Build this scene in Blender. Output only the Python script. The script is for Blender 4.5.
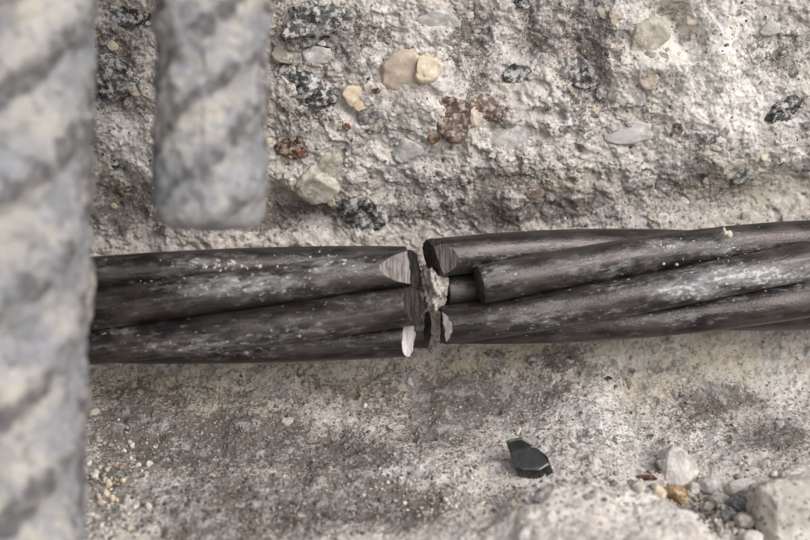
import bpy, bmesh, math, random
import numpy as np
from mathutils import Vector, Matrix

for o in list(bpy.data.objects):
    bpy.data.objects.remove(o, do_unlink=True)
scene = bpy.context.scene
COL = scene.collection
MM = 0.001                                   # the script thinks in millimetres, the scene is in metres
rad = math.radians

# ------------------------------------------------------------------ camera
PITCH = rad(14.0); DIST = 150.0; LENS = 50.0
FWD = Vector((0, math.cos(PITCH), -math.sin(PITCH)))
UP = Vector((0, math.sin(PITCH), math.cos(PITCH)))
RIGHT = Vector((1, 0, 0))
CAM = -FWD * DIST
FPX = 810 * LENS / 36.0
cam_d = bpy.data.cameras.new('camera')
cam = bpy.data.objects.new('camera', cam_d); COL.objects.link(cam)
cam.location = CAM * MM
cam.rotation_euler = (math.pi / 2 - PITCH, 0, 0)
cam_d.lens = LENS; cam_d.sensor_width = 36.0
cam_d.clip_start = 0.002; cam_d.clip_end = 20.0
cam_d.dof.use_dof = True
cam_d.dof.focus_distance = 0.154
cam_d.dof.aperture_fstop = 17.0
cam_d.dof.aperture_blades = 0
scene.camera = cam

# ------------------------------------------------------------------ sky, sun, exposure
SUN_EL, SUN_ROT = 36.0, 140.0                # soft overcast light from the front right
world = bpy.data.worlds.new('World'); scene.world = world; world.use_nodes = True
wn, wl = world.node_tree.nodes, world.node_tree.links
wn.clear()
wo = wn.new('ShaderNodeOutputWorld'); wb = wn.new('ShaderNodeBackground')
sky = wn.new('ShaderNodeTexSky'); sky.sky_type = 'NISHITA'; sky.sun_disc = False
sky.sun_elevation = rad(SUN_EL); sky.sun_rotation = rad(SUN_ROT)
sky.dust_density = 3.0
hs = wn.new('ShaderNodeHueSaturation'); hs.inputs['Saturation'].default_value = 0.22   # grey overcast
wl.new(sky.outputs[0], hs.inputs['Color']); wl.new(hs.outputs[0], wb.inputs['Color'])
wb.inputs['Strength'].default_value = 0.11
wl.new(wb.outputs[0], wo.inputs[0])
sun_d = bpy.data.lights.new('sun', 'SUN'); sun_d.energy = 1.25; sun_d.angle = rad(38); sun_d.color = (1, 0.965, 0.925)
sun = bpy.data.objects.new('sun', sun_d); COL.objects.link(sun)
sd = Vector((math.sin(rad(SUN_ROT)) * math.cos(rad(SUN_EL)), math.cos(rad(SUN_ROT)) * math.cos(rad(SUN_EL)), math.sin(rad(SUN_EL))))
sun.rotation_euler = sd.to_track_quat('Z', 'Y').to_euler()
sun.location = sd * 0.5
vs = scene.view_settings
vs.view_transform = 'Standard'; vs.look = 'None'; vs.gamma = 1.0; vs.use_curve_mapping = False
vs.exposure = 0.48

# ------------------------------------------------------------------ helpers
def W(px, py, d):
    """a point d millimetres ahead of the lens, in the direction of a spot in the photograph"""
    return CAM + FWD * d + RIGHT * ((px - 405) * d / FPX) + UP * ((270 - py) * d / FPX)

def link_mesh(name, me, mats=(), parent=None, loc=None):
    o = bpy.data.objects.new(name, me); COL.objects.link(o)
    if not isinstance(mats, (list, tuple)): mats = [mats]
    if not len(me.materials):
        for m in mats: me.materials.append(m)
    if parent is not None: o.parent = parent
    if loc is not None: o.location = loc
    return o

def tag(o, label=None, cat=None, group=None, kind=None):
    if label: o['label'] = label
    if cat: o['category'] = cat
    if group: o['group'] = group
    if kind: o['kind'] = kind
    return o

def empty(name, loc):
    o = bpy.data.objects.new(name, None); COL.objects.link(o)
    o.location = loc; o.empty_display_size = 0.005
    return o

def _hash(ix, iy, seed):
    h = (ix.astype(np.int64) * 374761393 + iy.astype(np.int64) * 668265263 + seed * 982451653) & 0x7fffffff
    h = ((h ^ (h >> 13)) * 1274126177) & 0x7fffffff
    return (h ^ (h >> 16)) & 0x7fffffff

def perlin(x, y, seed=0):
    x0 = np.floor(x); y0 = np.floor(y)
    fx = x - x0; fy = y - y0
    u = fx * fx * fx * (fx * (fx * 6 - 15) + 10); v = fy * fy * fy * (fy * (fy * 6 - 15) + 10)
    def g(ix, iy, dx, dy):
        a = _hash(ix, iy, seed) * (2 * math.pi / 0x7fffffff)
        return np.cos(a) * dx + np.sin(a) * dy
    a = g(x0, y0, fx, fy); b = g(x0 + 1, y0, fx - 1, fy)
    c = g(x0, y0 + 1, fx, fy - 1); d = g(x0 + 1, y0 + 1, fx - 1, fy - 1)
    return ((a + (b - a) * u) + ((c + (d - c) * u) - (a + (b - a) * u)) * v) * 1.5

def fbm(x, y, size, octaves=3, seed=0, gain=0.5):
    s = np.zeros_like(x); amp = 1.0; f = 1.0 / size
    for k in range(octaves):
        s += amp * perlin(x * f + 17.3 * k, y * f - 9.1 * k, seed + k * 7); amp *= gain; f *= 2.03
    return s

def sstep(a, b, x):
    t = np.clip((x - a) / (b - a), 0, 1); return t * t * (3 - 2 * t)

# ------------------------------------------------------------------ materials
class NT:
    def __init__(self, name):
        self.m = bpy.data.materials.new(name); self.m.use_nodes = True
        self.t = self.m.node_tree; self.n = self.t.nodes; self.l = self.t.links
        self.b = self.n['Principled BSDF']
        self.tc = self.n.new('ShaderNodeTexCoord')
        self.pos = self.n.new('ShaderNodeNewGeometry').outputs['Position']
    def _in(self, sock, v):
        if isinstance(v, bpy.types.NodeSocket): self.l.new(v, sock)
        elif v is not None:
            if isinstance(v, tuple) and len(v) == 3 and sock.type == 'RGBA': v = (*v, 1)
            sock.default_value = v
    def noise(self, scale, detail=4, rough=0.55, vec=None, dist=0.0):
        q = self.n.new('ShaderNodeTexNoise'); q.inputs['Scale'].default_value = scale
        q.inputs['Detail'].default_value = detail; q.inputs['Roughness'].default_value = rough
        q.inputs['Distortion'].default_value = dist
        self._in(q.inputs['Vector'], vec or self.tc.outputs['Object']); return q.outputs['Fac']
    def voro(self, scale, feature='F1', out='Distance', vec=None, rnd=1.0):
        q = self.n.new('ShaderNodeTexVoronoi'); q.feature = feature; q.inputs['Scale'].default_value = scale
        q.inputs['Randomness'].default_value = rnd
        self._in(q.inputs['Vector'], vec or self.tc.outputs['Object']); return q.outputs[out]
    def mp(self, v, a, b, c=0.0, d=1.0, smooth=True):
        q = self.n.new('ShaderNodeMapRange'); q.interpolation_type = 'SMOOTHSTEP' if smooth else 'LINEAR'
        self._in(q.inputs[0], v)
        for i, k in enumerate((a, b, c, d)): q.inputs[1 + i].default_value = k
        return q.outputs[0]
    def math(self, op, a, b=None, clamp=False):
        q = self.n.new('ShaderNodeMath'); q.operation = op; q.use_clamp = clamp
        self._in(q.inputs[0], a)
        if b is not None: self._in(q.inputs[1], b)
        return q.outputs[0]
    def mix(self, f, a, b, mode='MIX'):
        q = self.n.new('ShaderNodeMix'); q.data_type = 'RGBA'; q.blend_type = mode
        self._in(q.inputs[0], f); self._in(q.inputs[6], a); self._in(q.inputs[7], b); return q.outputs[2]
    def attr(self, name, out='Fac'):
        q = self.n.new('ShaderNodeAttribute'); q.attribute_name = name; return q.outputs[out]
    def sep(self, col):
        q = self.n.new('ShaderNodeSeparateColor'); self._in(q.inputs[0], col); return q.outputs
    def rnd(self):
        q = self.n.new('ShaderNodeObjectInfo'); return q.outputs['Random']
    def mapping(self, vec, scale, rot=(0, 0, 0)):
        q = self.n.new('ShaderNodeMapping'); self._in(q.inputs[0], vec); q.inputs['Scale'].default_value = scale; q.inputs['Rotation'].default_value = rot
        return q.outputs[0]
    def bump(self, h, dist, strength=1.0, nrm=None):
        q = self.n.new('ShaderNodeBump'); q.inputs['Distance'].default_value = dist
        q.inputs['Strength'].default_value = strength; self._in(q.inputs['Height'], h)
        if nrm is not None: self._in(q.inputs['Normal'], nrm)
        return q.outputs[0]
    def done(self, col, rough, metal=0.0, nrm=None, spec=0.3):
        self._in(self.b.inputs['Base Color'], col); self._in(self.b.inputs['Roughness'], rough)
        self._in(self.b.inputs['Metallic'], metal); self.b.inputs['Specular IOR Level'].default_value = spec
        if nrm is not None: self._in(self.b.inputs['Normal'], nrm)
        return self.m

def concrete_material():
    t = NT('broken_concrete')
    n4 = t.noise(210, 4, 0.6); n1 = t.noise(900, 4, 0.62); nf = t.noise(3200, 2, 0.6)
    cell = t.voro(1500, out='Color'); cr = t.sep(cell)[0]; cg = t.sep(cell)[1]
    cell2 = t.sep(t.voro(620, out='Color'))[0]
    base = t.mix(t.mp(n4, .36, .64), (.385, .34, .312), (.61, .56, .515))
    base = t.mix(t.mp(n1, .42, .66, 0, .75), base, (.69, .66, .635))
    base = t.mix(t.mp(t.noise(420, 3, .6), .53, .68, 0, .6), base, (.46, .395, .365))        # pinkish paste
    wm = t.math('MULTIPLY', t.attr('warm'), t.mp(t.noise(500, 3, .65), .25, .6, .45, 1.0))
    base = t.mix(wm, base, t.mix(n1, (.35, .295, .195), (.56, .495, .355)))
    wh = t.math('MULTIPLY', t.attr('pale'), t.mp(t.noise(650, 4, .65), .34, .56, .15, 1.0))
    base = t.mix(wh, base, (.78, .765, .75))
    # sand grains bound in the paste
    base = t.mix(t.mp(cr, .80, .9, 0, .55), base, t.mix(cg, (.22, .19, .165), (.62, .55, .46)))
    base = t.mix(t.mp(cell2, .90, .94, 0, .5), base, t.mix(cg, (.30, .25, .21), (.5, .48, .46)))
    # grime: patches with outlines of their own
    dn = t.math('ADD', t.math('MULTIPLY', n1, .55), t.math('ADD', t.math('MULTIPLY', nf, .45), t.math('MULTIPLY', n4, .35)))
    dsum = t.math('ADD', dn, t.math('MULTIPLY', t.attr('dirt'), .58))
    dirt = t.mp(dsum, .79, .98, 0, .9)
    base = t.mix(dirt, base, t.mix(t.noise(700, 3), (.06, .051, .045), (.165, .14, .122)))
    fl = t.mp(t.noise(1350, 4, .65), .615, .665, 0, .8)                                      # dark flecks
    base = t.mix(fl, base, (.11, .095, .085))
    gr = t.mp(t.math('ADD', t.noise(330, 4, .65), t.math('MULTIPLY', t.attr('dirt'), .12)), .575, .64, 0, .72)      # grey-stained islands
    base = t.mix(gr, base, t.mix(t.mp(n1, .4, .6), (.17, .16, .155), (.40, .385, .375)))
    fw = t.mp(t.noise(2300, 3, .5, t.mapping(t.tc.outputs['Object'], (1, 1, 1.3))), .63, .69, 0, .55)
    base = t.mix(fw, base, (.74, .70, .65))
    rough = t.math('SUBTRACT', 1.0, t.attr('smooth'))
    h = t.math('ADD', t.math('MULTIPLY', n1, 1.2), t.math('ADD', t.math('MULTIPLY', nf, .55), t.math('MULTIPLY', cr, .25)))
    h = t.math('MULTIPLY', h, t.math('ADD', t.math('MULTIPLY', rough, .75), .25))
    return t.done(base, .93, 0, t.bump(h, .00023, 1.0), .15)

def stone_material(name, dark, mid, light, scale=500, lo=.40, hi=.6, rough=.75, spec=.3, bump=.00012, dust=.25, grainy=False):
    t = NT(name)
    r = t.math('MULTIPLY', t.rnd(), 7.0)
    q = t.n.new('ShaderNodeVectorMath'); q.operation = 'ADD'; t.l.new(t.pos, q.inputs[0]); t.l.new(r, q.inputs[1])
    v = q.outputs[0]
    a = t.noise(scale, 6, .62, v, .4); b = t.noise(scale * 2.7, 4, .6, v)
    col = t.mix(t.mp(a, lo, hi), dark, mid)
    col = t.mix(t.mp(b, .5, .64), col, light)
    if grainy:
        col = t.mix(t.mp(t.noise(scale * 1.6, 3, .5, v), .54, .585), col, dark)
    col = t.mix(t.mp(t.noise(1300, 5, .65, t.pos), .56 - dust * .3, .64, 0, min(1, .55 + dust)), col, (.56, .51, .455))   # cement dust
    h = t.math('ADD', a, t.math('MULTIPLY', b, .6))
    return t.done(col, rough, 0, t.bump(h, bump, 1.0), spec)

M = {}
M['concrete'] = concrete_material()
M['granite'] = stone_material('dark_granite', (.022, .023, .025), (.10, .105, .115), (.55, .56, .57), 300, .40, .60, .65, .35, .0003, .30, True)
M['slate'] = stone_material('grey_stone', (.07, .07, .072), (.17, .168, .165), (.30, .295, .29), 500, dust=.32)
M['brown'] = stone_material('rust_brown_stone', (.055, .026, .016), (.15, .075, .045), (.28, .16, .10), 450, dust=.12)
M['umber'] = stone_material('purple_brown_stone', (.07, .046, .038), (.17, .12, .10), (.36, .26, .21), 350, dust=.25)
M['cream'] = stone_material('cream_stone', (.50, .38, .25), (.66, .55, .40), (.74, .66, .54), 300, dust=.25)
M['tan'] = stone_material('tan_stone', (.47, .36, .28), (.58, .475, .385), (.66, .58, .50), 260, dust=.32)
M['olive'] = stone_material('olive_grey_stone', (.30, .27, .22), (.42, .385, .32), (.52, .485, .42), 320, dust=.3)
M['quartz'] = stone_material('pale_quartz', (.36, .35, .345), (.50, .49, .48), (.66, .645, .63), 300, rough=.6, dust=.3)
M['white'] = stone_material('white_speckled_stone', (.47, .43, .39), (.66, .625, .585), (.72, .69, .66), 420, dust=.1)
M['amber'] = stone_material('amber_stone', (.26, .145, .06), (.42, .27, .13), (.55, .42, .27), 350, rough=.55, dust=.1)
M['mortar'] = stone_material('grey_mortar', (.23, .205, .18), (.42, .385, .345), (.58, .54, .495), 700, dust=.3, bump=.0003)
def speckled():
    t = NT('speckled_mortar_chunk')
    a = t.noise(900, 5, .6); b = t.noise(260, 5, .6)
    col = t.mix(t.mp(b, .38, .62), (.50, .46, .41), (.68, .64, .59))
    col = t.mix(t.mp(t.noise(1150, 2, .5), .60, .65, 0, .8), col, (.14, .125, .12))
    col = t.mix(t.mp(t.noise(700, 3, .5), .63, .66, 0, .8), col, (.30, .255, .22))
    return t.done(col, .92, 0, t.bump(a, .00035, 1.0), .15)
M['chunk'] = speckled()
def grain_material():
    t = NT('sand_grain'); c = t.attr('tint', 'Color')
    return t.done(c, .85, 0, t.bump(t.noise(4000, 2), .0001, .6), .25)
M['grain'] = grain_material()

def wire_material():
    t = NT('weathered_wire_steel')
    uv = t.tc.outputs['UV']                                  # u: millimetres along the wire, v: millimetres round it
    streak = t.noise(1.0, 5, .6, t.mapping(uv, (.13, 2.0, 1)))
    blot = t.noise(1.0, 5, .6, t.mapping(uv, (.18, .35, 1)))
    col = t.mix(t.mp(blot, .35, .65), (.032, .029, .029), (.100, .087, .083))
    col = t.mix(t.mp(streak, .42, .75, 0, .4), col, (.155, .14, .136))
    col = t.mix(t.mp(t.noise(1.0, 4, .6, t.mapping(uv, (.10, .5, 1))), .56, .70, 0, .4), col, (.075, .045, .032))   # faint rust
    # chalky cement film and flecks
    film = t.math('ADD', t.noise(1.0, 6, .7, t.mapping(uv, (.42, 1.0, 1))), t.math('MULTIPLY', t.attr('chalk'), .30))
    ff = t.mp(film, .56, .86, 0, .62)
    col = t.mix(ff, col, (.37, .37, .385))
    fl = t.math('ADD', t.noise(1.0, 4, .62, t.mapping(uv, (1.1, 1.9, 1))), t.math('MULTIPLY', t.attr('chalk'), .17))
    fk = t.mp(fl, .67, .76, 0, .85)
    col = t.mix(fk, col, (.60, .59, .60))
    fine = t.mp(t.noise(1.0, 3, .6, t.mapping(uv, (2.6, 3.4, 1))), .70, .76, 0, .55)
    col = t.mix(fine, col, (.42, .40, .39))
    chalky = t.math('MAXIMUM', ff, t.math('MAXIMUM', fk, fine))
    rough = t.math('ADD', t.mp(blot, .3, .7, .26, .42), t.math('MULTIPLY', chalky, .4))
    metal = t.math('MULTIPLY', t.math('SUBTRACT', 1.0, chalky, True), .7)
    h = t.math('ADD', t.math('MULTIPLY', streak, .18), t.math('ADD', t.math('MULTIPLY', chalky, .9), t.math('MULTIPLY', t.noise(1.0, 4, .6, t.mapping(uv, (2.5, 3.5, 1))), .5)))
    return t.done(col, rough, metal, t.bump(h, .00011, 1.0), .4)
M['wire'] = wire_material()
def cut_material(name, c0, c1, rough, metal):
    t = NT(name)
    s = t.noise(1.0, 4, .6, t.mapping(t.tc.outputs['Object'], (3800, 260, 330), (0, rad(28), 0)))
    return t.done(t.mix(t.mp(s, .35, .65), c0, c1), rough, metal, t.bump(s, .0001, .8), .5)
M['ground'] = cut_material('ground_steel_face', (.065, .053, .048), (.22, .195, .185), .5, .3)
M['bright'] = cut_material('lit_cut_steel_face', (.50, .45, .44), (.78, .73, .72), .6, .15)  # pale colour paints in the light these cut faces catch
M['darkcut'] = cut_material('dark_torn_steel_face', (.03, .026, .025), (.085, .072, .068), .45, .5)
def bar_material():
    t = NT('cement_dusted_bar')
    crest = t.attr('crest')
    a = t.noise(380, 5, .62); b = t.noise(900, 4, .6); c = t.noise(190, 4, .6)
    dust = t.mix(t.mp(c, .40, .60), (.225, .228, .242), (.44, .41, .365))
    dust = t.mix(t.mp(a, .45, .62), dust, (.29, .293, .318))
    dust = t.mix(t.mp(b, .55, .7, 0, .5), dust, (.52, .50, .475))
    steel = t.mix(t.mp(b, .4, .65), (.075, .07, .071), (.16, .155, .158))
    f = t.math('ADD', t.math('MULTIPLY', crest, t.mp(t.noise(190, 3, .6), .3, .62, .25, 1.0)), t.math('MULTIPLY', t.math('SUBTRACT', a, .5), 2.2))
    col = t.mix(t.mp(f, .25, .85, 0, .88), dust, steel)
    col = t.mix(t.mp(t.noise(480, 4, .6), .58, .68, 0, .6), col, (.13, .125, .13))
    return t.done(col, .85, 0, t.bump(t.math('ADD', a, b), .0003, 1.0), .25)
M['bar'] = bar_material()
def chip_material():
    t = NT('black_glossy_steel')
    n = t.noise(900, 4, .6)
    return t.done(t.mix(n, (.005, .006, .005), (.014, .016, .012)), t.mp(n, .3, .7, .14, .28), .0, t.bump(n, .00004, 1.0), .95)
M['chip'] = chip_material()

# ------------------------------------------------------------------ the concrete: one broken face with a ledge at its foot
PROF = np.array([(-2, 190), (6, 120), (9.5, 70), (10.5, 45), (11.5, 30), (12.5, 20), (14, 12), (15.8, 5), (16.4, -2), (15.5, -8), (12.5, -13.5),
                 (7, -18), (0, -21.3), (-9, -24.2), (-20, -27), (-34, -30), (-50, -34), (-75, -42), (-120, -56), (-200, -75), (-420, -100)], float)  # last forward points: unseen ledge run, added to reflect light onto the steel
def smooth_profile():
    seg = np.hypot(*np.diff(PROF, axis=0).T); s = np.concatenate([[0], np.cumsum(seg)])
    ss = np.arange(0, s[-1], .25)
    y = np.interp(ss, s, PROF[:, 0]); z = np.interp(ss, s, PROF[:, 1])
    k = np.exp(-.5 * (np.arange(-40, 41) * .25 / 2.6) ** 2); k /= k.sum()
    yp = np.convolve(np.pad(y, 40, 'reflect', reflect_type='odd'), k, 'valid'); zp = np.convolve(np.pad(z, 40, 'reflect', reflect_type='odd'), k, 'valid')
    return ss, yp, zp
PS, PY, PZ = smooth_profile()
_d = (PY - CAM.y) * FWD.y + (PZ - CAM.z) * FWD.z
_u = (PY - CAM.y) * UP.y + (PZ - CAM.z) * UP.z
P_PIX = 270 - _u / _d * FPX
_ok = (P_PIX > -150) & (P_PIX < 640) & (_d > 20)
_sel = np.where(_ok)[0]
def on_face(px, py):
    """photograph spot -> (x, v) on the undisturbed face, in millimetres"""
    v = np.interp(py, P_PIX[_sel], PS[_sel]); d = np.interp(v, PS, _d)
    return (px - 405) * d / FPX, v
V_TOP = on_face(405, -45)[1]; V_BOT = on_face(405, 590)[1]
STEP = 0.145
def graded(a, b, lo, hi):
    core = np.arange(a, b, STEP); out = [core]
    def grow(start, end, sgn):
        r = []; p = start; st = STEP
        while (end - p) * sgn > 0:
            st = min(st * 1.18, 12.0); p += sgn * st; r.append(p)
        return np.array(r)
    L = grow(core[0], lo, -1)[::-1]; R = grow(core[-1], hi, 1)
    return np.concatenate([L, core, R])
XS = graded(-66, 66, -300, 300); VS = graded(V_TOP, V_BOT, PS[0] + 2, PS[-1] - 2)
X, V = np.meshgrid(XS, VS)
BY = np.interp(V, PS, PY); BZ = np.interp(V, PS, PZ)
ty = np.interp(V + .5, PS, PY) - np.interp(V - .5, PS, PY); tz = np.interp(V + .5, PS, PZ) - np.interp(V - .5, PS, PZ)
tl = np.hypot(ty, tz); NY, NZ = tz / tl, -ty / tl          # out of the concrete, towards the room

def blob(px, py, rx, ry, ang=0.0):
    """soft patch; radii given in photograph pixels at that spot, turned into millimetres on the face"""
    x0, v0 = on_face(px, py); x1, _ = on_face(px + rx, py); va = on_face(px, py - ry)[1]; vb = on_face(px, py + ry)[1]
    a = abs(x1 - x0); b = abs(vb - va) / 2
    dx, dv = X - x0, V - v0; c, s = math.cos(rad(ang)), math.sin(rad(ang))
    return np.exp(-.5 * (((dx * c + dv * s) / a) ** 2 + ((-dx * s + dv * c) / b) ** 2))

# masks
def patchy(lst, warp=1.6, seed=3):
    global X, V
    X0, V0 = X, V
    X = X0 + warp * fbm(X0, V0, 9, 3, seed); V = V0 + warp * fbm(X0, V0, 9, 3, seed + 50)
    m = np.zeros_like(X0)
    for (px, py, rx, ry, s) in lst: m = np.maximum(m, s * blob(px, py, rx, ry))
    X, V = X0, V0
    return m
DIRT = patchy([(325, 38, 50, 26, .5), (300, 118, 34, 22, .42), (470, 35, 26, 40, .5), (588, 55, 24, 60, .55), (520, 172, 60, 16, .42), (118, 55, 26, 46, .5), (545, 30, 22, 30, .45), (395, 215, 60, 10, .5), (570, 215, 60, 10, .55), (700, 185, 40, 14, .4), (640, 110, 16, 30, .35), (770, 50, 30, 20, .35),
               (250, 470, 200, 60, .42), (560, 430, 160, 50, .28), (740, 420, 90, 50, .34), (390, 395, 120, 26, .4), (250, 400, 120, 16, .42), (130, 400, 40, 20, .5), (540, 395, 50, 20, .45),
               (112, 75, 26, 34, .55), (118, 210, 40, 18, .62), (125, 20, 30, 14, .35), (480, 60, 16, 50, .45), (590, 70, 22, 60, .42), (560, 25, 30, 25, .3),
               (490, 215, 60, 12, .60), (300, 215, 70, 14, .62), (650, 208, 80, 12, .35), (700, 160, 40, 18, .3), (785, 55, 22, 22, .42),
               (280, 30, 14, 40, .45), (660, 120, 12, 25, .2), (440, 185, 40, 15, .35), (560, 205, 30, 14, .4),
               (220, 440, 95, 22, .85), (330, 455, 60, 22, .80), (150, 430, 50, 26, .72), (300, 500, 90, 22, .92), (220, 530, 40, 20, .95), (400, 510, 55, 22, .72),
               (470, 400, 60, 26, .68), (430, 425, 40, 20, .60), (350, 385, 40, 20, .45), (565, 365, 20, 14, .55), (610, 380, 12, 10, .4), (600, 470, 40, 20, .3),
               (720, 395, 46, 18, .60), (770, 430, 36, 18, .60), (690, 370, 24, 12, .35), (110, 480, 22, 40, .6), (520, 500, 40, 12, .4),
               (700, 505, 40, 18, .5), (590, 520, 30, 10, .3), (175, 395, 60, 14, .45)], seed=3)
PALE = patchy([(130, 140, 20, 36, .8), (400, 140, 70, 50, .5), (430, 60, 60, 26, .6), (570, 120, 34, 30, .6), (730, 70, 70, 60, .9), (640, 165, 40, 14, .6), (790, 140, 30, 40, .55),
               (680, 130, 40, 20, .5), (600, 10, 60, 20, .4), (360, 10, 40, 16, .5), (600, 430, 34, 22, .75), (610, 390, 10, 40, .6), (620, 525, 60, 14, .75), (180, 500, 30, 14, .6),
               (540, 430, 30, 20, .3), (790, 380, 20, 22, .5), (700, 440, 30, 12, .45), (520, 490, 30, 10, .4), (405, 470, 26, 14, .5), (660, 345, 50, 10, .4)], seed=23)
WARM = patchy([(160, 385, 80, 14, .7), (330, 380, 80, 14, .75), (460, 365, 70, 12, .8), (560, 350, 80, 16, .85), (700, 350, 60, 16, .85), (760, 185, 46, 18, .75), (560, 178, 60, 8, .55),
               (640, 380, 40, 20, .6), (110, 190, 20, 25, .5), (300, 200, 50, 16, .35), (760, 60, 50, 50, .4), (430, 330, 20, 14, .6), (690, 60, 40, 40, .35), (210, 410, 60, 12, .5)], seed=43)
SMOOTH = np.clip(patchy([(765, 192, 60, 20, 1.0), (650, 42, 16, 16, .9), (660, 350, 70, 16, .8), (740, 370, 60, 30, .5), (650, 60, 12, 14, .7), (690, 205, 60, 14, .5), (560, 380, 80, 40, .3), (750, 90, 60, 60, .6), (690, 150, 80, 16, .55), (420, 90, 40, 40, .3)], .8, 63), 0, 1)
LOWER = sstep(on_face(405, 300)[1], on_face(405, 380)[1], V)

# relief
RO = 1 - .75 * SMOOTH
H = 1.25 * fbm(X, V, 17, 2, 101) + RO * (1 - .35 * LOWER) * (.6 * fbm(X, V, 6.5, 2, 111))
rid = 1 - np.abs(perlin(X / 3.6 + .4 * perlin(X / 5, V / 5, 8), V / 3.2, 121)) * 1.6
H += RO * (1 - .6 * LOWER) * .20 * np.clip(rid, 0, 1) ** 2 * .6
H += RO * (1 - .3 * LOWER) * .20 * fbm(X, V, 2.3, 2, 131) + RO * .12 * fbm(X, V, .95, 2, 141) + (.35 + .65 * RO) * .11 * fbm(X, V, .42, 1, 151)
# broken scales: terraces where flakes of paste came away
tn = fbm(X, V, 8, 4, 161); H += RO * (1 - .5 * LOWER) * .32 * (sstep(-.03, .08, tn) - .5) + RO * .25 * (sstep(.22, .28, tn))
tn2 = fbm(X, V, 4.5, 4, 171); H += RO * (1 - .5 * LOWER) * .30 * (sstep(.05, .11, tn2) - .5)
rng = np.random.default_rng(5)
def stamp(x0, v0, r, amp, power=1.0):
    i0, i1 = np.searchsorted(XS, [x0 - 2.2 * r, x0 + 2.2 * r]); j0, j1 = np.searchsorted(VS, [v0 - 2.2 * r, v0 + 2.2 * r])
    if i1 <= i0 or j1 <= j0: return
    d2 = ((X[j0:j1, i0:i1] - x0) ** 2 + (V[j0:j1, i0:i1] - v0) ** 2) / (r * r)
    H[j0:j1, i0:i1] += amp * np.exp(-d2 ** power * 1.4)
for k in range(1500):                                            # air voids and plucked grains
    px, py = rng.uniform(60, 830), rng.uniform(-30, 560)
    if py > 330 and rng.random() < .6: continue
    x0, v0 = on_face(px, py); r = .22 + .75 * rng.random() ** 4
    sm = SMOOTH[np.searchsorted(VS, v0) - 1, np.searchsorted(XS, x0) - 1]
    if rng.random() < sm: continue
    stamp(x0, v0, r, -.75 * r, 2.0)
for k in range(1600):                                            # lumps
    px, py = rng.uniform(60, 830), rng.uniform(-30, 560)
    x0, v0 = on_face(px, py); r = .25 + .7 * rng.random() ** 3
    stamp(x0, v0, r * (.7 if py > 340 else 1), .45 * r * rng.uniform(.5, 1) * (.5 if py > 340 else 1), 1.4)
# larger shapes seen in the photograph
H -= 3.6 * blob(684, 38, 13, 18) + 2.2 * blob(665, 12, 13, 8); H += 1.6 * blob(640, 66, 36, 10) + 1.5 * blob(720, 50, 12, 24)
H -= 1.8 * blob(770, 190, 60, 18) + 1.2 * blob(700, 205, 70, 12)               # the smooth duct print
xr = on_face(622, 380)[0]
H -= 1.3 * sstep(xr - .5, xr + .8, X + .8 * fbm(X, V, 5, 3, 181)) * LOWER * sstep(on_face(405, 480)[1], on_face(405, 440)[1], V)
H += 1.5 * blob(590, 410, 26, 40)
H -= 1.6 * blob(435, 395, 60, 22)
hx, hv = on_face(600, 545); hd = np.sqrt(((X - hx) / 15.5) ** 2 + ((V - hv) / 10.5) ** 2) + .10 * fbm(X, V, 6, 3, 191)
H += 5.4 * (1 - sstep(.45, 1.0, hd)) + 1.6 * blob(470, 530, 60, 20)               # hump of the ledge
H -= 2.6 * blob(690, 490, 46, 14) + 1.5 * blob(745, 520, 30, 20)               # hollow with the rubble
H += 2.4 * blob(190, 515, 42, 16, 20) - 1.0 * blob(330, 505, 60, 14)
H += 1.8 * blob(420, 100, 60, 50) - 1.6 * blob(300, 215, 60, 16) - 1.0 * blob(120, 205, 30, 20)
H -= 1.0 * blob(590, 60, 16, 60) + .8 * blob(480, 60, 10, 40)
end = sstep(78, 105, np.abs(X)) * sstep(V_TOP, V_TOP + 25, V) * (1 - sstep(V_BOT - 45, V_BOT - 25, V))
H += 26 * end                                                                   # sound concrete that still grips the strand
PX, PYY, PZZ = X, BY + NY * -0 + NY * 0, BZ
WX = X; WY = BY - np.abs(NY) * 0 + 0
# outward normal: towards the camera side (negative y on the wall, positive z on the ledge)
sg = np.where(NY * (CAM.y - BY) + NZ * (CAM.z - BZ) > 0, 1.0, -1.0)
WY = BY + sg * NY * H; WZ = BZ + sg * NZ * H
nv, nu = X.shape
verts = np.stack([WX, WY, WZ], -1).reshape(-1, 3)
idx = np.arange(nv * nu).reshape(nv, nu)
quads = np.stack([idx[:-1, :-1], idx[1:, :-1], idx[1:, 1:], idx[:-1, 1:]], -1).reshape(-1, 4)
# solid block: skirt to a back plane
border = np.concatenate([idx[0, :], idx[1:, -1], idx[-1, -2::-1], idx[-2:0:-1, 0]])
bv = verts[border].copy(); bv[:, 1] = 70; bv[:, 2] = np.clip(bv[:, 2], -120, 200)
nb = len(border); bi = np.arange(nb) + len(verts)
sk = np.stack([border, np.roll(border, -1), np.roll(bi, -1), bi], -1)
allv = np.concatenate([verts, bv]) * MM
allq = np.concatenate([quads, sk])
me = bpy.data.meshes.new('concrete_wall')
me.vertices.add(len(allv)); me.vertices.foreach_set('co', allv.astype(np.float32).ravel())
me.loops.add(allq.size); me.loops.foreach_set('vertex_index', allq.astype(np.int32).ravel())
me.polygons.add(len(allq)); me.polygons.foreach_set('loop_start', np.arange(0, allq.size, 4, dtype=np.int32))
me.polygons.foreach_set('use_smooth', np.ones(len(allq), bool))
me.update(calc_edges=True)
for nm, arr in (('dirt', DIRT), ('pale', PALE), ('warm', WARM), ('smooth', SMOOTH)):
    a = me.attributes.new(nm, 'FLOAT', 'POINT')
    a.data.foreach_set('value', np.concatenate([arr.ravel(), np.zeros(nb)]).astype(np.float32))
wall = link_mesh('concrete_wall', me, M['concrete'])
tag(wall, 'rough broken concrete face and ledge behind the snapped steel strand', kind='structure')

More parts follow.
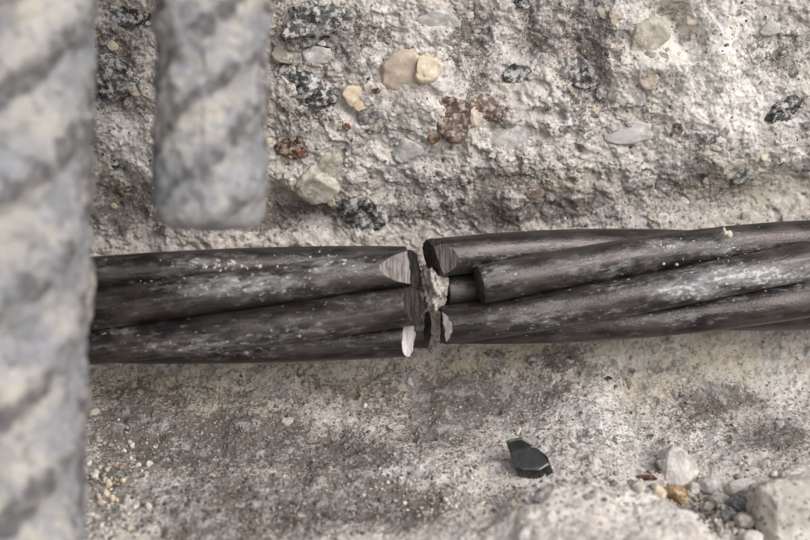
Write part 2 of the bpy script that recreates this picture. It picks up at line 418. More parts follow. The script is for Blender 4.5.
# where a photograph spot meets the finished relief
_D = (WY - CAM.y) * FWD.y + (WZ - CAM.z) * FWD.z
_SX = 405 + WX / _D * FPX
_SY = 270 - ((WY - CAM.y) * UP.y + (WZ - CAM.z) * UP.z) / _D * FPX
GY, GX = np.gradient(WY), None
def hit(px, py):
    m = (np.abs(_SX - px) < 2.2) & (np.abs(_SY - py) < 2.2) & (_D > 10)
    j, i = np.where(m)
    if len(j) == 0:
        x0, v0 = on_face(px, py); jj = np.searchsorted(VS, v0); ii = np.searchsorted(XS, x0)
    else:
        k = np.argmin(_D[j, i]); jj, ii = j[k], i[k]
    p = Vector((WX[jj, ii], WY[jj, ii], WZ[jj, ii]))
    n = Vector((0, sg[jj, ii] * NY[jj, ii], sg[jj, ii] * NZ[jj, ii]))
    return p, n, _D[jj, ii]

# ------------------------------------------------------------------ stones
def rock_mesh(name, seed, sub=4, cuts=7, rough=.07, cutlo=.62, cuthi=.9, mat=None, smooth=True, flush=False):
    r = random.Random(seed)
    bm = bmesh.new(); bmesh.ops.create_icosphere(bm, subdivisions=sub, radius=1.0)
    pl = []
    for k in range(cuts):
        n = Vector((r.gauss(0, 1), r.gauss(0, 1), r.gauss(0, 1))).normalized(); pl.append((n, r.uniform(cutlo, cuthi)))
    if flush: pl.append((Vector((r.uniform(-.25, .25), -1, r.uniform(-.25, .25))).normalized(), r.uniform(.28, .45)))
    co = np.array([v.co[:] for v in bm.verts])
    for n, d in pl:
        nn = np.array(n[:]); e = co @ nn - d; e = np.clip(e, 0, None); co -= np.outer(e, nn) * .96
    o = r.random() * 50
    nz = fbm(co[:, 0] * 1.0 + o + co[:, 2] * .7, co[:, 1] - co[:, 2] * .8 + o, .9, 3, seed)
    nz2 = fbm(co[:, 0] + o - co[:, 2] * .6, co[:, 1] + co[:, 2] * .9, .25, 2, seed + 5)
    co *= (1 + rough * nz + rough * .4 * nz2)[:, None]
    for v, c in zip(bm.verts, co): v.co = c
    for f in bm.faces: f.smooth = smooth
    m = bpy.data.meshes.new(name); bm.to_mesh(m); bm.free()
    if mat: m.materials.append(mat)
    return m

_rock_cache = {}
def rock(name, matkey, seed, p, size, parent=None, rot=None, sub=4, cuts=7, rough=.07, variants=None, flush=False):
    key = (matkey, (seed if variants is None else seed % variants), sub, cuts, rough, flush)
    if key not in _rock_cache: _rock_cache[key] = rock_mesh(name, key[1] + 11, sub, cuts, rough, mat=M[matkey], flush=flush)
    o = bpy.data.objects.new(name, _rock_cache[key]); COL.objects.link(o)
    r = random.Random(seed * 3 + 1)
    if rot is None: rot = (r.uniform(-.4, .4), r.uniform(-3, 3), r.uniform(-.4, .4))
    o.rotation_euler = rot; o.scale = [s * MM for s in size]; o.location = p * MM
    if parent is not None: o.parent = parent
    return o

def wall_stone(px, py, w, h, mat, seed, proud=.35, roll=0.0, depth=None, **kw):
    """aggregate bedded in the face: w, h in photograph pixels"""
    p, n, d = hit(px, py); k = d / FPX / 2
    a, b = w * k * 1.22, h * k * 1.22; c = depth or min(a, b) * .9
    p = p - n * (c * .36 - proud)
    tilt = math.atan2(-n.z, -n.y) if n.y < 0 else 0
    o = rock('stone', mat, seed, p, (a, c, b), wall, (-math.atan2(n.z, -n.y) * 1.0, rad(roll), 0), flush=True, **kw)
    return o
WS = [  # px, py, width, height, material, roll
    (303, 92, 56, 46, 'granite', 15), (315, 22, 62, 34, 'granite', -10), (362, 216, 44, 34, 'granite', 20), (112, 78, 46, 40, 'granite', 0), (121, 15, 50, 18, 'granite', 5),
    (518, 77, 30, 18, 'granite', -8), (580, 72, 42, 30, 'granite', 10), (790, 112, 40, 22, 'granite', -20), (520, 5, 18, 12, 'granite', 0), (458, 62, 10, 10, 'slate', 0),
    (357, 99, 28, 24, 'cream', 10), (404, 78, 50, 40, 'tan', -25), (425, 68, 26, 24, 'cream', 15), (293, 150, 32, 24, 'brown', 5), (457, 118, 40, 44, 'umber', -15), (489, 110, 36, 20, 'umber', 8),
    (470, 122, 18, 22, 'tan', 30), (314, 190, 40, 36, 'olive', 10), (328, 168, 32, 22, 'olive', -30), (318, 58, 24, 20, 'quartz', 0), (285, 52, 28, 22, 'olive', 0), (384, 38, 20, 18, 'slate', 20),
    (512, 140, 44, 34, 'quartz', -12), (637, 100, 22, 20, 'quartz', 30), (628, 135, 48, 20, 'quartz', -4), (650, 82, 24, 16, 'tan', 30), (406, 152, 26, 24, 'quartz', -25), (372, 122, 26, 22, 'slate', 10),
    (360, 145, 12, 10, 'mortar', 0), (648, 42, 40, 38, 'olive', 0), (664, 11, 18, 14, 'mortar', 0), (747, 172, 46, 24, 'slate', -12), (735, 186, 16, 8, 'umber', 0), (712, 140, 14, 10, 'slate', 0),
    (640, 186, 26, 14, 'slate', 0), (534, 195, 18, 8, 'umber', 0), (130, 105, 12, 16, 'slate', 30), (140, 112, 10, 12, 'slate', 0), (104, 40, 14, 12, 'slate', 20), (116, 166, 10, 10, 'granite', 0),
    (565, 130, 12, 10, 'umber', 0), (600, 95, 10, 14, 'slate', 0), (770, 30, 18, 14, 'quartz', 0), (690, 20, 14, 12, 'tan', 0), (440, 20, 36, 20, 'quartz', 5), (345, 10, 26, 14, 'slate', 0),
    (418, 192, 12, 10, 'olive', 0), (452, 205, 10, 8, 'slate', 0), (560, 367, 12, 10, 'slate', 0), (572, 358, 8, 8, 'granite', 0), (610, 378, 8, 8, 'granite', 0), (535, 360, 14, 12, 'slate', 0),
    (494, 353, 18, 12, 'slate', 0), (300, 372, 10, 10, 'slate', 0), (286, 420, 10, 8, 'olive', 0), (396, 425, 14, 10, 'mortar', 0), (540, 500, 12, 8, 'slate', 0), (480, 25, 14, 20, 'slate', 10),
    (700, 470, 8, 6, 'tan', 0), (160, 230, 12, 10, 'slate', 0), (290, 225, 16, 12, 'slate', 0), (432, 140, 10, 8, 'brown', 0), (345, 128, 8, 6, 'brown', 0), (378, 92, 8, 6, 'brown', 0)]
for i, (px, py, w, h, m, roll) in enumerate(WS):
    wall_stone(px, py, w, h, m, i + 1, .60 if m in ('brown', 'umber') and w > 20 else .22 if max(w, h) > 20 else .15, roll, cuts=9, rough=.17)
r = random.Random(77)
for i in range(150):                                            # small aggregate
    px = r.uniform(92, 808); py = r.uniform(2, 225) if r.random() < .72 else r.uniform(350, 530)
    s = r.uniform(5, 12); m = r.choice(['slate', 'mortar', 'olive', 'tan', 'quartz', 'umber', 'mortar', 'cream', 'slate', 'white'])
    wall_stone(px, py, s, s * r.uniform(.6, 1), m, 200 + i, .10, r.uniform(-60, 60), sub=3, cuts=6, rough=.12, variants=5)

# ------------------------------------------------------------------ loose sand on and in the concrete: nobody could count it
def grains(name, spots, mat, parent, seed):
    g = np.random.default_rng(seed)
    bm = bmesh.new(); bmesh.ops.create_icosphere(bm, subdivisions=1, radius=1.0)
    bvs = np.array([v.co[:] for v in bm.verts]); bf = np.array([[v.index for v in f.verts] for f in bm.faces]); bm.free()
    n = len(spots); nvb = len(bvs)
    P = np.array([s[0][:] for s in spots]); R = np.array([s[1] for s in spots]); C = np.array([s[2] for s in spots])
    jit = 1 + .75 * (g.random((n, nvb, 3)) - .5); sc = .45 + .8 * g.random((n, 1, 3))
    q = g.normal(size=(n, 3, 3)); Q = np.linalg.qr(q)[0]
    vv = np.einsum('nij,nkj->nki', Q, bvs[None] * jit * sc) * R[:, None, None] + P[:, None, :]
    ff = (bf[None] + (np.arange(n) * nvb)[:, None, None]).reshape(-1, 3)
    m = bpy.data.meshes.new(name)
    m.vertices.add(n * nvb); m.vertices.foreach_set('co', (vv.reshape(-1) * MM).astype(np.float32))
    m.loops.add(ff.size); m.loops.foreach_set('vertex_index', ff.astype(np.int32).ravel())
    m.polygons.add(len(ff)); m.polygons.foreach_set('loop_start', np.arange(0, ff.size, 3, dtype=np.int32))
    m.update(calc_edges=True)
    a = m.attributes.new('tint', 'FLOAT_COLOR', 'POINT')
    cc = np.ones((n, nvb, 4)); cc[:, :, :3] = C[:, None, :]
    a.data.foreach_set('color', cc.astype(np.float32).ravel())
    o = link_mesh(name, m, mat, parent); o['kind'] = 'stuff'
    return o
TINTS = [(.55, .49, .42), (.62, .57, .51), (.40, .35, .30), (.26, .23, .205), (.13, .115, .105), (.48, .40, .30), (.28, .23, .19), (.66, .63, .6), (.45, .43, .42)]
g = np.random.default_rng(9)
spots = []
vi0, vi1 = np.searchsorted(VS, [V_TOP + 1, V_BOT - 1]); xi0, xi1 = np.searchsorted(XS, [-60, 60])
for k in range(15000):
    j = g.integers(vi0, vi1); i = g.integers(xi0, xi1)
    if g.random() < SMOOTH[j, i]: continue
    rr = .09 + .24 * g.random() ** 3; kt = (.55 + .45 * g.random()) * (1 - .5 * DIRT[j, i])
    spots.append((Vector((WX[j, i], WY[j, i] - sg[j, i] * NY[j, i] * rr * .3, WZ[j, i] - sg[j, i] * NZ[j, i] * rr * .3)), rr, tuple(c * kt for c in TINTS[g.integers(0, len(TINTS))])))
def crumb_patch(px, py, rx, ry, n, rlo, rhi, tints):
    x0, v0 = on_face(px, py); x1 = on_face(px + rx, py)[0]; v1 = on_face(px, py + ry)[1]
    for k in range(n):
        i = np.searchsorted(XS, x0 + g.normal() * (x1 - x0)); j = np.searchsorted(VS, v0 + g.normal() * (v1 - v0))
        i = min(max(i, 0), nu - 1); j = min(max(j, 0), nv - 1)
        rr = rlo + (rhi - rlo) * g.random() ** 2
        spots.append((Vector((WX[j, i], WY[j, i], WZ[j, i])) + Vector((0, sg[j, i] * NY[j, i], sg[j, i] * NZ[j, i])) * rr * .4, rr, tints[g.integers(0, len(tints))]))
PALES = [(.62, .56, .47), (.68, .63, .56), (.5, .44, .37), (.34, .26, .2), (.45, .41, .37), (.2, .17, .15)]
crumb_patch(108, 478, 18, 22, 130, .2, .5, PALES)
DARKS = [(.16, .14, .125), (.24, .21, .185), (.33, .29, .26), (.10, .09, .085), (.14, .12, .11)]
crumb_patch(250, 515, 80, 16, 600, .12, .38, DARKS)
crumb_patch(280, 450, 100, 26, 1100, .09, .26, DARKS)
crumb_patch(700, 500, 44, 14, 420, .2, .6, [(.55, .5, .45), (.42, .38, .34), (.3, .26, .23), (.62, .59, .55), (.22, .19, .17)])
crumb_patch(610, 510, 70, 14, 300, .12, .34, TINTS)
crumb_patch(460, 500, 50, 16, 350, .12, .36, TINTS)
grains('sand_grains', spots, M['grain'], wall, 4)

# ------------------------------------------------------------------ the broken seven-wire strand
RW, RH = 2.55, 5.08
def strand(name, A, B, phases_at, lay, ends, king_end, label, flip, chalk_fn, splay):
    """A: far end, B: broken end (both centre-line points); ends: {k: (stop in mm before B, [(plane offset, normal, material)])}"""
    ax = (A - B).normalized(); L = (A - B).length
    root = empty(name, B * MM)
    tag(root, label, 'steel strand', 'halves of the snapped strand')
    xdir = ax if ax.x > 0 else -ax
    e_front = (-FWD - xdir * (-FWD).dot(xdir)).normalized(); e_up = xdir.cross(-e_front).normalized()
    if e_up.z < 0: e_up = -e_up
    def centre(k, s):                                 # s: mm from B away along the strand
        p = B + ax * s
        if k is None: return p
        sx = s if ax.x > 0 else -s
        th = phases_at + rad(60 * k) + 2 * math.pi / lay * sx
        loose = 1 + splay.get(k, 0) * math.exp(-s / 14.0)
        return p + (e_front * math.cos(th) + e_up * math.sin(th)) * RH * loose
    NS = 40
    for k in [None, 0, 1, 2, 3, 4, 5]:
        stop, planes = king_end if k is None else ends[k]
        ss = np.concatenate([np.arange(stop - 3.0, 60, .45), np.arange(60, L, 2.0)])
        bm = bmesh.new(); uvl = bm.loops.layers.uv.new('UVMap'); ch = bm.verts.layers.float.new('chalk')
        rings = []; rw = RW * (1.0 if k is not None else 1.02)
        o = (0 if k is None else k + 1) * 37.0 + (400 if flip else 0)
        for s in ss:
            c = centre(k, s); t = (centre(k, s + .5) - centre(k, s - .5)).normalized()
            n1 = (e_front - t * e_front.dot(t)).normalized(); n2 = t.cross(n1)
            rings.append([bm.verts.new(c + (n1 * math.cos(2 * math.pi * j / NS) + n2 * math.sin(2 * math.pi * j / NS)) * rw) for j in range(NS)])
            for v in rings[-1]: v[ch] = chalk_fn(v.co, k)
        for i in range(len(ss) - 1):
            for j in range(NS):
                j2 = (j + 1) % NS
                f = bm.faces.new((rings[i][j], rings[i][j2], rings[i + 1][j2], rings[i + 1][j])); f.smooth = True
                per = 2 * math.pi * rw / NS
                for lp, (si, jj) in zip(f.loops, ((i, j), (i, j + 1), (i + 1, j + 1), (i + 1, j))): lp[uvl].uv = (ss[si] + o, jj * per + o * .31)
        bm.normal_update()
        # cut the broken end with one or more planes, each closed with its own face
        tdir = (centre(k, stop) - centre(k, stop + .5)).normalized()          # points out of the broken end
        for (off, nrm, mi) in planes:
            n = (tdir * nrm[0] + e_front * nrm[1] + e_up * nrm[2]).normalized()
            co = centre(k, stop) - tdir * off
            res = bmesh.ops.bisect_plane(bm, geom=bm.verts[:] + bm.edges[:] + bm.faces[:], plane_co=co, plane_no=n, clear_outer=True, dist=1e-4)
            ed = [e for e in res['geom_cut'] if isinstance(e, bmesh.types.BMEdge) and e.is_valid and e.is_boundary]
            if ed:
                r2 = bmesh.ops.holes_fill(bm, edges=ed, sides=0)
                for f in r2['faces']: f.material_index = mi; f.smooth = False
        # soften the arris of the cuts
        ce = [e for e in bm.edges if len(e.link_faces) == 2 and any(f.material_index for f in e.link_faces) and e.calc_face_angle(0) > .5]
        if ce:
            try: bmesh.ops.bevel(bm, geom=ce, offset=.13, segments=2, profile=.6, affect='EDGES', clamp_overlap=True)
            except Exception: pass
        caps = [f for f in bm.faces if f.material_index]
        caps = bmesh.ops.triangulate(bm, faces=caps)['faces']
        for _ in range(3):
            es = list({e for f in caps if f.is_valid for e in f.edges if e.calc_length() > .5})
            if not es: break
            bmesh.ops.subdivide_edges(bm, edges=es, cuts=1)
            bmesh.ops.triangulate(bm, faces=[f for f in bm.faces if f.material_index and len(f.verts) > 3])
            caps = [f for f in bm.faces if f.material_index]
        bmesh.ops.recalc_face_normals(bm, faces=bm.faces)
        cv = list({v for f in caps for v in f.verts}); ca = np.array([v.co[:] for v in cv])
        jx = fbm(ca[:, 1] * 1.3 + ca[:, 0] * .6 + o, ca[:, 2] * 1.3 - ca[:, 0] * .4, 1.5, 3, 300 + int(o)); jz = fbm(ca[:, 0] + 9 + o, ca[:, 2] + ca[:, 1], .9, 2, 340)
        for v, a_, b_ in zip(cv, jx, jz): v.co += tdir * (.20 * float(a_)) + e_up * (.07 * float(b_))
        for v in bm.verts: v.co = (v.co - B) * MM
        m = bpy.data.meshes.new('wire'); bm.to_mesh(m); bm.free()
        link_mesh('wire', m, [M['wire'], M['ground'], M['bright'], M['darkcut']], root)
    return root, centre, e_front, e_up

LA, LB = W(85, 311, 147), W(412, 300, 150)
LA = LB + (LA - LB).normalized() * 150
RB, RA = W(438, 292, 150), W(810, 275, 156)
RA = RB + (RA - RB).normalized() * 150
def chalk_left(co, k):
    d = (co - CAM).dot(FWD); px = 405 + co.x * FPX / d; py = 270 - (co - CAM).dot(UP) * FPX / d
    def b(x, y, rx, ry): return math.exp(-.5 * (((px - x) / rx) ** 2 + ((py - y) / ry) ** 2))
    return max(.9 * b(235, 285, 60, 10), .75 * b(200, 262, 34, 7), .8 * b(205, 348, 60, 8), .5 * b(110, 330, 30, 8), .8 * b(330, 265, 36, 8), .6 * b(300, 335, 60, 8), .4 * b(350, 300, 40, 8), .5 * b(100, 262, 20, 8))
def chalk_right(co, k):
    d = (co - CAM).dot(FWD); px = 405 + co.x * FPX / d; py = 270 - (co - CAM).dot(UP) * FPX / d
    def b(x, y, rx, ry): return math.exp(-.5 * (((px - x) / rx) ** 2 + ((py - y) / ry) ** 2))
    return max(1.25 * b(760, 276, 60, 9), 1.15 * b(690, 291, 34, 8), .7 * b(725, 245, 34, 9), .75 * b(665, 247, 24, 6), .5 * b(600, 268, 50, 10), .6 * b(500, 270, 20, 12), .55 * b(540, 320, 40, 12), .5 * b(650, 318, 60, 8), .5 * b(620, 285, 40, 8))

# left half: phase 0 (frontmost wire k=0) sits at the centre where the bar hides it and climbs to the break
kl = 2 * math.pi / 290
phL = rad(0) + kl * (LB - W(85, 311, 147)).length
endsL = {0: (-.75, [(.75, (.88, .46, .05), 3), (-2.75, (.36, .92, .16), 1)]),
         1: (.6, [(0, (1, .1, 0), 3)]),
         2: (-.5, [(0, (1, 0, .1), 3)]),
         3: (-2.2, [(0, (1, .2, 0), 3)]),
         4: (.75, [(0, (1, .32, -.12), 2)]),
         5: (-.4, [(.5, (.86, .50, .12), 3)])}
strand_l, cL, efL, euL = strand('broken_strand', LA, LB, phL, 290, endsL, (-1.7, [(0, (1, .15, -.1), 3)]),
    'dark broken steel strand with bright ground end faces, emerging from behind the thick ribbed bar', False, chalk_left, {0: .02, 4: .03})
# right half
kr = 2 * math.pi / 219
phR = rad(19) - kr * (W(520, 288, 150) - RB).length
endsR = {0: (4.7, [(0, (1, .02, 0), 3)]),
         1: (-.8, [(.1, (.95, .25, -.2), 3), (-1.25, (.45, .88, -.10), 1), (-2.6, (.52, .60, .60), 3)]),
         2: (.8, [(0, (1, .1, 0), 3)]),
         3: (1.0, [(0, (1, 0, 0), 3)]),
         4: (.6, [(0, (1, 0, 0), 3)]),
         5: (.1, [(0, (1, .06, .0), 3), (-1.62, (.72, .69, -.05), 2)])}
strand_r, cR, efR, euR = strand('broken_strand', RA, RB, phR, 219, endsR, (.9, [(0, (1, .15, 0), 3)]),
    'dark broken steel strand with one wire snapped shorter than its neighbours', True, chalk_right, {1: .03})

# crumbs of mortar caught in the grooves between wires
def strand_crumbs(root, B, lst, seed):
    gg = np.random.default_rng(seed); sp = []
    for (px, py, d, rx, ry, n, lo, hi) in lst:
        for q in range(n):
            p = W(px + gg.normal() * rx, py + gg.normal() * ry, d); rr = lo + (hi - lo) * gg.random() ** 2
            c = [(.62, .57, .5), (.52, .46, .38), (.6, .59, .58), (.44, .40, .36)][gg.integers(0, 4)]
            sp.append((p - B, rr, c))
    return grains('mortar_crumbs', sp, M['grain'], root, seed)
def groove(px, k, cf, B, xs):
    return None
strand_crumbs(strand_l, LB, [(225, 267, 143.4, 26, 2.0, 26, .10, .30), (233, 263, 143.0, 3, 1.5, 5, .25, .42), (150, 282, 142, 20, 2, 8, .08, .2), (300, 255, 145.5, 20, 2, 10, .08, .2)], 31)
strand_crumbs(strand_r, RB, [(666, 247, 146.2, 8, 1.0, 9, .12, .3), (700, 262, 147.5, 30, 2, 10, .08, .2), (728, 234, 148.0, 3, 2.0, 4, .35, .6)], 32)

# lump of mortar wedged in the break
lump = rock('mortar_lump', 'mortar', 901, W(433.5, 285, 149.5), (1.8, 4.2, 3.2), None, (0, .15, .1), 5, 6, .32)
tag(lump, 'small crumbly beige mortar lump in the gap between the broken strand ends', 'mortar lump')

# ------------------------------------------------------------------ ribbed bars
def ribbed_bar(name, path, R, spacing, slope, seed, label, cut_end=False, rib_h=.55, phase=0.0):
    pts = [Vector(p) for p in path]
    # resample
    seg = [0.0]
    for a, b in zip(pts, pts[1:]): seg.append(seg[-1] + (b - a).length)
    def at(s):
        for i in range(len(pts) - 1):
            if s <= seg[i + 1] or i == len(pts) - 2:
                return pts[i].lerp(pts[i + 1], (s - seg[i]) / (seg[i + 1] - seg[i]))
    ds = .28; ss = np.arange(0, seg[-1], ds); cl = np.array([at(s)[:] for s in ss])
    k = np.exp(-.5 * (np.arange(-60, 61) * ds / 5.0) ** 2); k /= k.sum()
    cl = np.stack([np.convolve(np.pad(cl[:, i], 60, 'reflect', reflect_type='odd'), k, 'valid') for i in range(3)], -1)
    T = np.gradient(cl, axis=0); T /= np.linalg.norm(T, axis=1)[:, None]
    F = np.array((0, -1.0, 0)); N1 = F - T * (T @ F)[:, None]; N1 /= np.linalg.norm(N1, axis=1)[:, None]; N2 = np.cross(T, N1)
    NS = 132; ph = np.arange(NS) / NS * 2 * math.pi
    S, PH = np.meshgrid(ss, ph, indexing='ij')
    arc = np.where(PH > math.pi, PH - 2 * math.pi, PH)              # 0 = towards the camera
    side = np.where(np.abs(arc) < math.pi / 2, arc, np.sign(arc) * (math.pi - np.abs(arc)))
    q = (S + phase + slope * side * R + .9 * fbm(S, PH * R, 9, 2, seed + 70)) / spacing + np.where(np.abs(arc) < math.pi / 2, 0, .5)
    dd = np.abs(q - np.round(q)) * spacing
    fade = np.clip(np.cos(side) * 1.9, 0, 1)
    wob = fbm(S, PH * R, 5, 3, seed)
    crest = np.exp(-(dd / (spacing * .19)) ** 2) * fade
    lon = np.exp(-((np.abs(arc) - math.pi / 2) * R / .75) ** 2)
    rr = R + rib_h * crest + .4 * lon + .38 * wob + .2 * fbm(S, PH * R, 1.7, 3, seed + 9) + .3 * sstep(.1, .5, fbm(S, PH * R, 3.2, 3, seed + 19))
    if cut_end:
        e = S[-1, 0] - S; rr = rr - 1.1 * np.exp(-(e / .7)) - .3 * np.exp(-e / 2.5)
    P = cl[:, None, :] + (N1[:, None, :] * np.cos(PH)[..., None] + N2[:, None, :] * np.sin(PH)[..., None]) * rr[..., None]
    n = len(ss); vv = P.reshape(-1, 3); ii = np.arange(n * NS).reshape(n, NS); jj = np.roll(ii, -1, 1)
    qd = np.stack([ii[:-1], jj[:-1], jj[1:], ii[1:]], -1).reshape(-1, 4)
    root_p = Vector(cl[0])
    # closing caps: inner rings so the cut end is slightly domed and rough
    ex = []; exf = []; base = len(vv); ring = ii[-1]; m0 = cl[-1]
    for lv, (f, b) in enumerate(((.8, .25), (.5, .38), (.2, .42))):
        rg = m0 + (vv[ii[-1]] - m0) * f + T[-1] * b + T[-1] * (.25 * fbm(vv[ii[-1]][:, 0] * f + 3, vv[ii[-1]][:, 1] * f, 2.0, 2, seed))[:, None]
        idn = base + lv * NS + np.arange(NS); ex.append(rg)
        exf.append(np.stack([ring, np.roll(ring, -1), np.roll(idn, -1), idn], -1)); ring = idn
    vv = np.concatenate([vv] + ex); qd = np.concatenate([qd] + exf)
    vv = (vv - np.array(root_p[:])) * MM
    m = bpy.data.meshes.new(name)
    m.vertices.add(len(vv)); m.vertices.foreach_set('co', vv.astype(np.float32).ravel())
    fl = [tuple(f) for f in ()]
    cap = list(ring)[::-1]; nl = qd.size + NS
    m.loops.add(nl); m.loops.foreach_set('vertex_index', np.concatenate([qd.ravel(), np.array(cap)]).astype(np.int32))
    m.polygons.add(len(qd) + 1); m.polygons.foreach_set('loop_start', np.concatenate([np.arange(0, qd.size, 4), [qd.size]]).astype(np.int32))
    m.polygons.foreach_set('use_smooth', np.ones(len(qd) + 1, bool)); m.update(calc_edges=True)
    a = m.attributes.new('crest', 'FLOAT', 'POINT'); c2 = np.zeros(len(vv)); c2[:n * NS] = np.maximum(crest, .8 * np.exp(-((np.abs(arc) - math.pi / 2) * R / 2.6) ** 2)).ravel()
    a.data.foreach_set('value', c2.astype(np.float32))
    m.validate()
    o = link_mesh(name, m, M['bar'], None, root_p * MM)
    tag(o, label, 'rebar', 'ribbed bars in front of the concrete')
    return o
def bar_path(px_t, py_t, px_b, py_b, d, into_wall_top=True, extra=0):
    t = W(px_t, py_t, d); b = W(px_b, py_b, d); u = (t - b).normalized()
    top = t + u * 34
    p = [top + Vector((0, 55, 38)), top + Vector((0, 16, 12)), top, t, b]
    if extra: p.append(b - u * extra)
    return p
ribbed_bar('ribbed_bar', bar_path(14, 0, 4, 540, 116, extra=26), 7.7, 10.5, -.95, 51,
    'thick cement-dusted ribbed bar crossing in front of the dark strand from top to bottom', rib_h=.9, phase=2.0)
b2t, b2b = W(213, 0, 122), W(209.5, 229, 122)
ribbed_bar('ribbed_bar', bar_path(213, 0, 209.5, 227, 122), 5.75, 7.2, -.95, 52,
    'grey ribbed bar with a blunt cut lower end hanging above the dark strand', cut_end=True, rib_h=.6, phase=3.0)

# ------------------------------------------------------------------ black chip of wire on the ledge
def hull(name, pts, mat, parent, bev=.08):
    bm = bmesh.new()
    for p in pts: bm.verts.new(Vector(p) * MM)
    r_ = bmesh.ops.convex_hull(bm, input=bm.verts[:])
    bmesh.ops.delete(bm, geom=[v for v in bm.verts if not v.link_faces], context='VERTS')
    bmesh.ops.dissolve_limit(bm, angle_limit=rad(6), verts=bm.verts[:], edges=bm.edges[:])
    bmesh.ops.bevel(bm, geom=bm.edges[:], offset=bev * MM, segments=2, profile=.6, affect='EDGES', clamp_overlap=True)
    m = bpy.data.meshes.new(name); bm.to_mesh(m); bm.free()
    return link_mesh(name, m, mat, parent)
pc, ncp, dc = hit(532, 476)
kk = dc / FPX / 6.75
def cz(zx, zy, y): return ((zx - 345) * kk, y, (402 - zy) * kk * 1.03)
chip = empty('metal_chip', (pc + Vector((0, -.1, -.15))) * MM)
tag(chip, 'small glossy black metal chip lying alone on the ledge', 'metal chip')
low = [cz(262, 392, .2), cz(330, 402, -.1), cz(415, 404, -.1), cz(506, 376, .6)]
mid = [cz(232, 312, .0), cz(290, 328, -.35), cz(400, 332, -.4), cz(472, 298, .1)]
top = [cz(202, 240, 1.5), cz(330, 213, 1.9), cz(400, 225, 1.9), cz(466, 272, 1.3)]
bak = [cz(262, 392, 2.2), cz(440, 392, 2.6), cz(506, 376, 2.0), cz(330, 230, 2.6)]
hull('body', low + mid + top + bak, M['chip'], chip, .16)
hull('torn_tab', [cz(183, 180, 1.7), cz(208, 163, 1.9), cz(292, 161, 2.0), cz(378, 212, 2.0), cz(204, 246, 1.6), cz(330, 222, 1.95),
                  cz(190, 182, 2.4), cz(290, 165, 2.6), cz(370, 212, 2.5), cz(220, 260, 2.4)], M['chip'], chip, .09)

# ------------------------------------------------------------------ rubble in the hollow of the ledge
def rubble(name, px, py, w, h, mat, seed, label, cat, rot=(0, 0, 0), cuts=9, rough=.06, deep=1.0, lift=.35, toward=0.0):
    p, n, d = hit(px, py + h * .42); k = d / FPX / 2
    g_ = 1.35 if px > 700 else 1.15
    a, b = w * k * g_, h * k * g_; c = min(a, b) * deep
    p = p + Vector((0, c * .25 - toward, b * (2 * lift + .1)))
    o = rock(name, mat, seed, p, (a, c, b), None, rot, 4, cuts, rough)
    tag(o, label, cat, 'loose rubble on the ledge')
    return o
def angular(name, px, py, pts, mat, label, cat, seed, bev=.15):
    """a hand-shaped fragment: pts in photograph pixels from its foot (dx, dy up, depth mm)"""
    p, n, d = hit(px, py); k = d / FPX
    bm = bmesh.new()
    for (dx, dz, dy) in pts: bm.verts.new(Vector((dx * k, dy, dz * k)))
    bmesh.ops.convex_hull(bm, input=bm.verts[:])
    bmesh.ops.delete(bm, geom=[v for v in bm.verts if not v.link_faces], context='VERTS')
    bmesh.ops.bevel(bm, geom=bm.edges[:], offset=bev, segments=2, profile=.6, affect='EDGES', clamp_overlap=True)
    bmesh.ops.triangulate(bm, faces=bm.faces[:])
    for _ in range(4):
        le = [e for e in bm.edges if e.calc_length() > .45]
        if le: bmesh.ops.subdivide_edges(bm, edges=le, cuts=1, use_grid_fill=False); bmesh.ops.triangulate(bm, faces=[f for f in bm.faces if len(f.verts) > 3])
    bm.normal_update(); co = np.array([v.co[:] for v in bm.verts]); nn = [v.normal.copy() for v in bm.verts]
    q = .16 * fbm(co[:, 0] + co[:, 1] * .8 + seed, co[:, 2] - co[:, 1] * .6, 1.6, 3, seed) + .07 * fbm(co[:, 0] - co[:, 1], co[:, 2] + co[:, 1], .5, 2, seed + 3)
    for v, n_, a in zip(bm.verts, nn, q): v.co = (v.co + n_ * float(a)) * MM
    for f in bm.faces: f.smooth = True
    m = bpy.data.meshes.new(name); bm.to_mesh(m); bm.free()
    o = link_mesh(name, m, M[mat], None, p * MM)
    return tag(o, label, cat, 'loose rubble on the ledge')
angular('stone_fragment', 682, 480, [(-17, -3, 0), (-14, 26, 1.2), (-8, 34, 1.6), (4, 30, .8), (17, 10, .2), (14, -3, 0), (-4, -4, -.8), (-22, 18, 3.2), (-20, -2, 3.2), (12, 10, 3.4), (-8, 30, 3.0)],
        'white', 'white angular stone fragment with a pointed top on the ledge', 'stone', 7)
angular('stone_fragment', 785, 538, [(-28, -8, 0), (-28, 50, 1.5), (-14, 56, 2.0), (28, 58, 1.8), (42, 40, .0), (44, -8, -1.2), (-15, -8, -2.2), (-16, 46, -1.0), (30, 46, -2.0), (-30, 40, 5), (-30, -8, 5), (38, 50, 6), (40, -8, 6)],
        'chunk', 'large pale dark-speckled concrete chunk at the end of the rubble', 'concrete chunk', 8, .25)
rubble('stone_fragment', 680, 492, 26, 17, 'amber', 61, 'small amber brown stone fragment below the white pointed stone', 'stone', (0, .3, 0), lift=.25)
rubble('stone_fragment', 662, 490, 11, 14, 'cream', 62, 'tiny cream stone chip touching the amber brown fragment', 'stone', (0, -.2, 0), lift=.25)
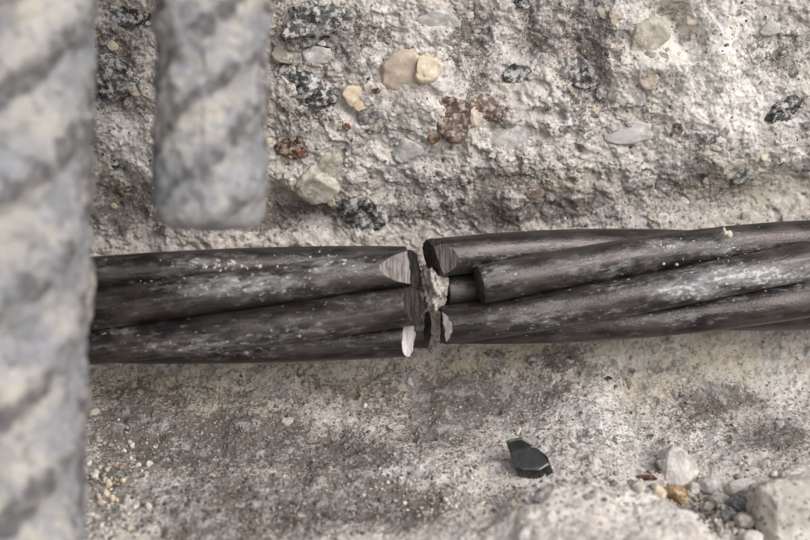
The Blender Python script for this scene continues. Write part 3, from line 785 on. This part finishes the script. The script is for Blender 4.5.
rubble('stone_fragment', 639, 484, 15, 11, 'mortar', 63, 'small rounded grey crumb beside the dark brown splinter', 'stone', lift=.25)
rubble('stone_fragment', 648, 477, 19, 6, 'brown', 64, 'thin dark brown splinter lying on the ledge rubble', 'stone', (0, .15, 0), lift=.3)
rubble('stone_fragment', 706, 484, 18, 14, 'quartz', 65, 'pale bluish grey stone fragment beside the white pointed stone', 'stone', lift=.3)
rubble('stone_fragment', 695, 487, 14, 11, 'white', 66, 'small white crumb between the amber and bluish grey stones', 'stone', lift=.3)
rubble('stone_fragment', 738, 488, 26, 13, 'white', 67, 'flat pale stone flake leaning over the hollow beside the large chunk', 'stone', (0, -.2, 0), lift=.4)
rubble('stone_fragment', 746, 503, 24, 16, 'slate', 68, 'smooth dark grey stone against the large speckled chunk', 'stone', lift=.3)
rubble('stone_fragment', 718, 500, 18, 14, 'mortar', 69, 'rough beige mortar crumb in the middle of the rubble hollow', 'mortar crumb', lift=.25)
rubble('stone_fragment', 728, 512, 20, 14, 'slate', 70, 'grey stone fragment deep in the rubble hollow below the mortar crumb', 'stone', (0, .5, 0), lift=.22)
rubble('stone_fragment', 745, 519, 22, 14, 'mortar', 71, 'greyish mortar crumb at the foot of the large speckled chunk', 'mortar crumb', lift=.22)
rubble('stone_fragment', 707, 506, 13, 9, 'olive', 72, 'tiny olive grey stone below the amber brown fragment', 'stone', lift=.22)
rubble('stone_fragment', 752, 537, 16, 12, 'white', 73, 'small pale crumb wedged under the large speckled chunk', 'stone', lift=.25)
rubble('stone_fragment', 660, 462, 12, 14, 'slate', 74, 'small grey stone tucked behind the white pointed fragment', 'stone', lift=.25)
r = random.Random(5)
for i in range(16):
    rubble('gravel_crumb', r.uniform(90, 150), r.uniform(455, 530), r.uniform(6, 10), r.uniform(5, 8), r.choice(['cream', 'white', 'mortar', 'tan', 'mortar']), 120 + i,
           'tiny pale gravel crumb on the ledge beside the thick ribbed bar', 'gravel crumb', (r.random(), r.random() * 3, 0), lift=.2, cuts=13, rough=.12)['group'] = 'gravel crumbs beside the thick bar'
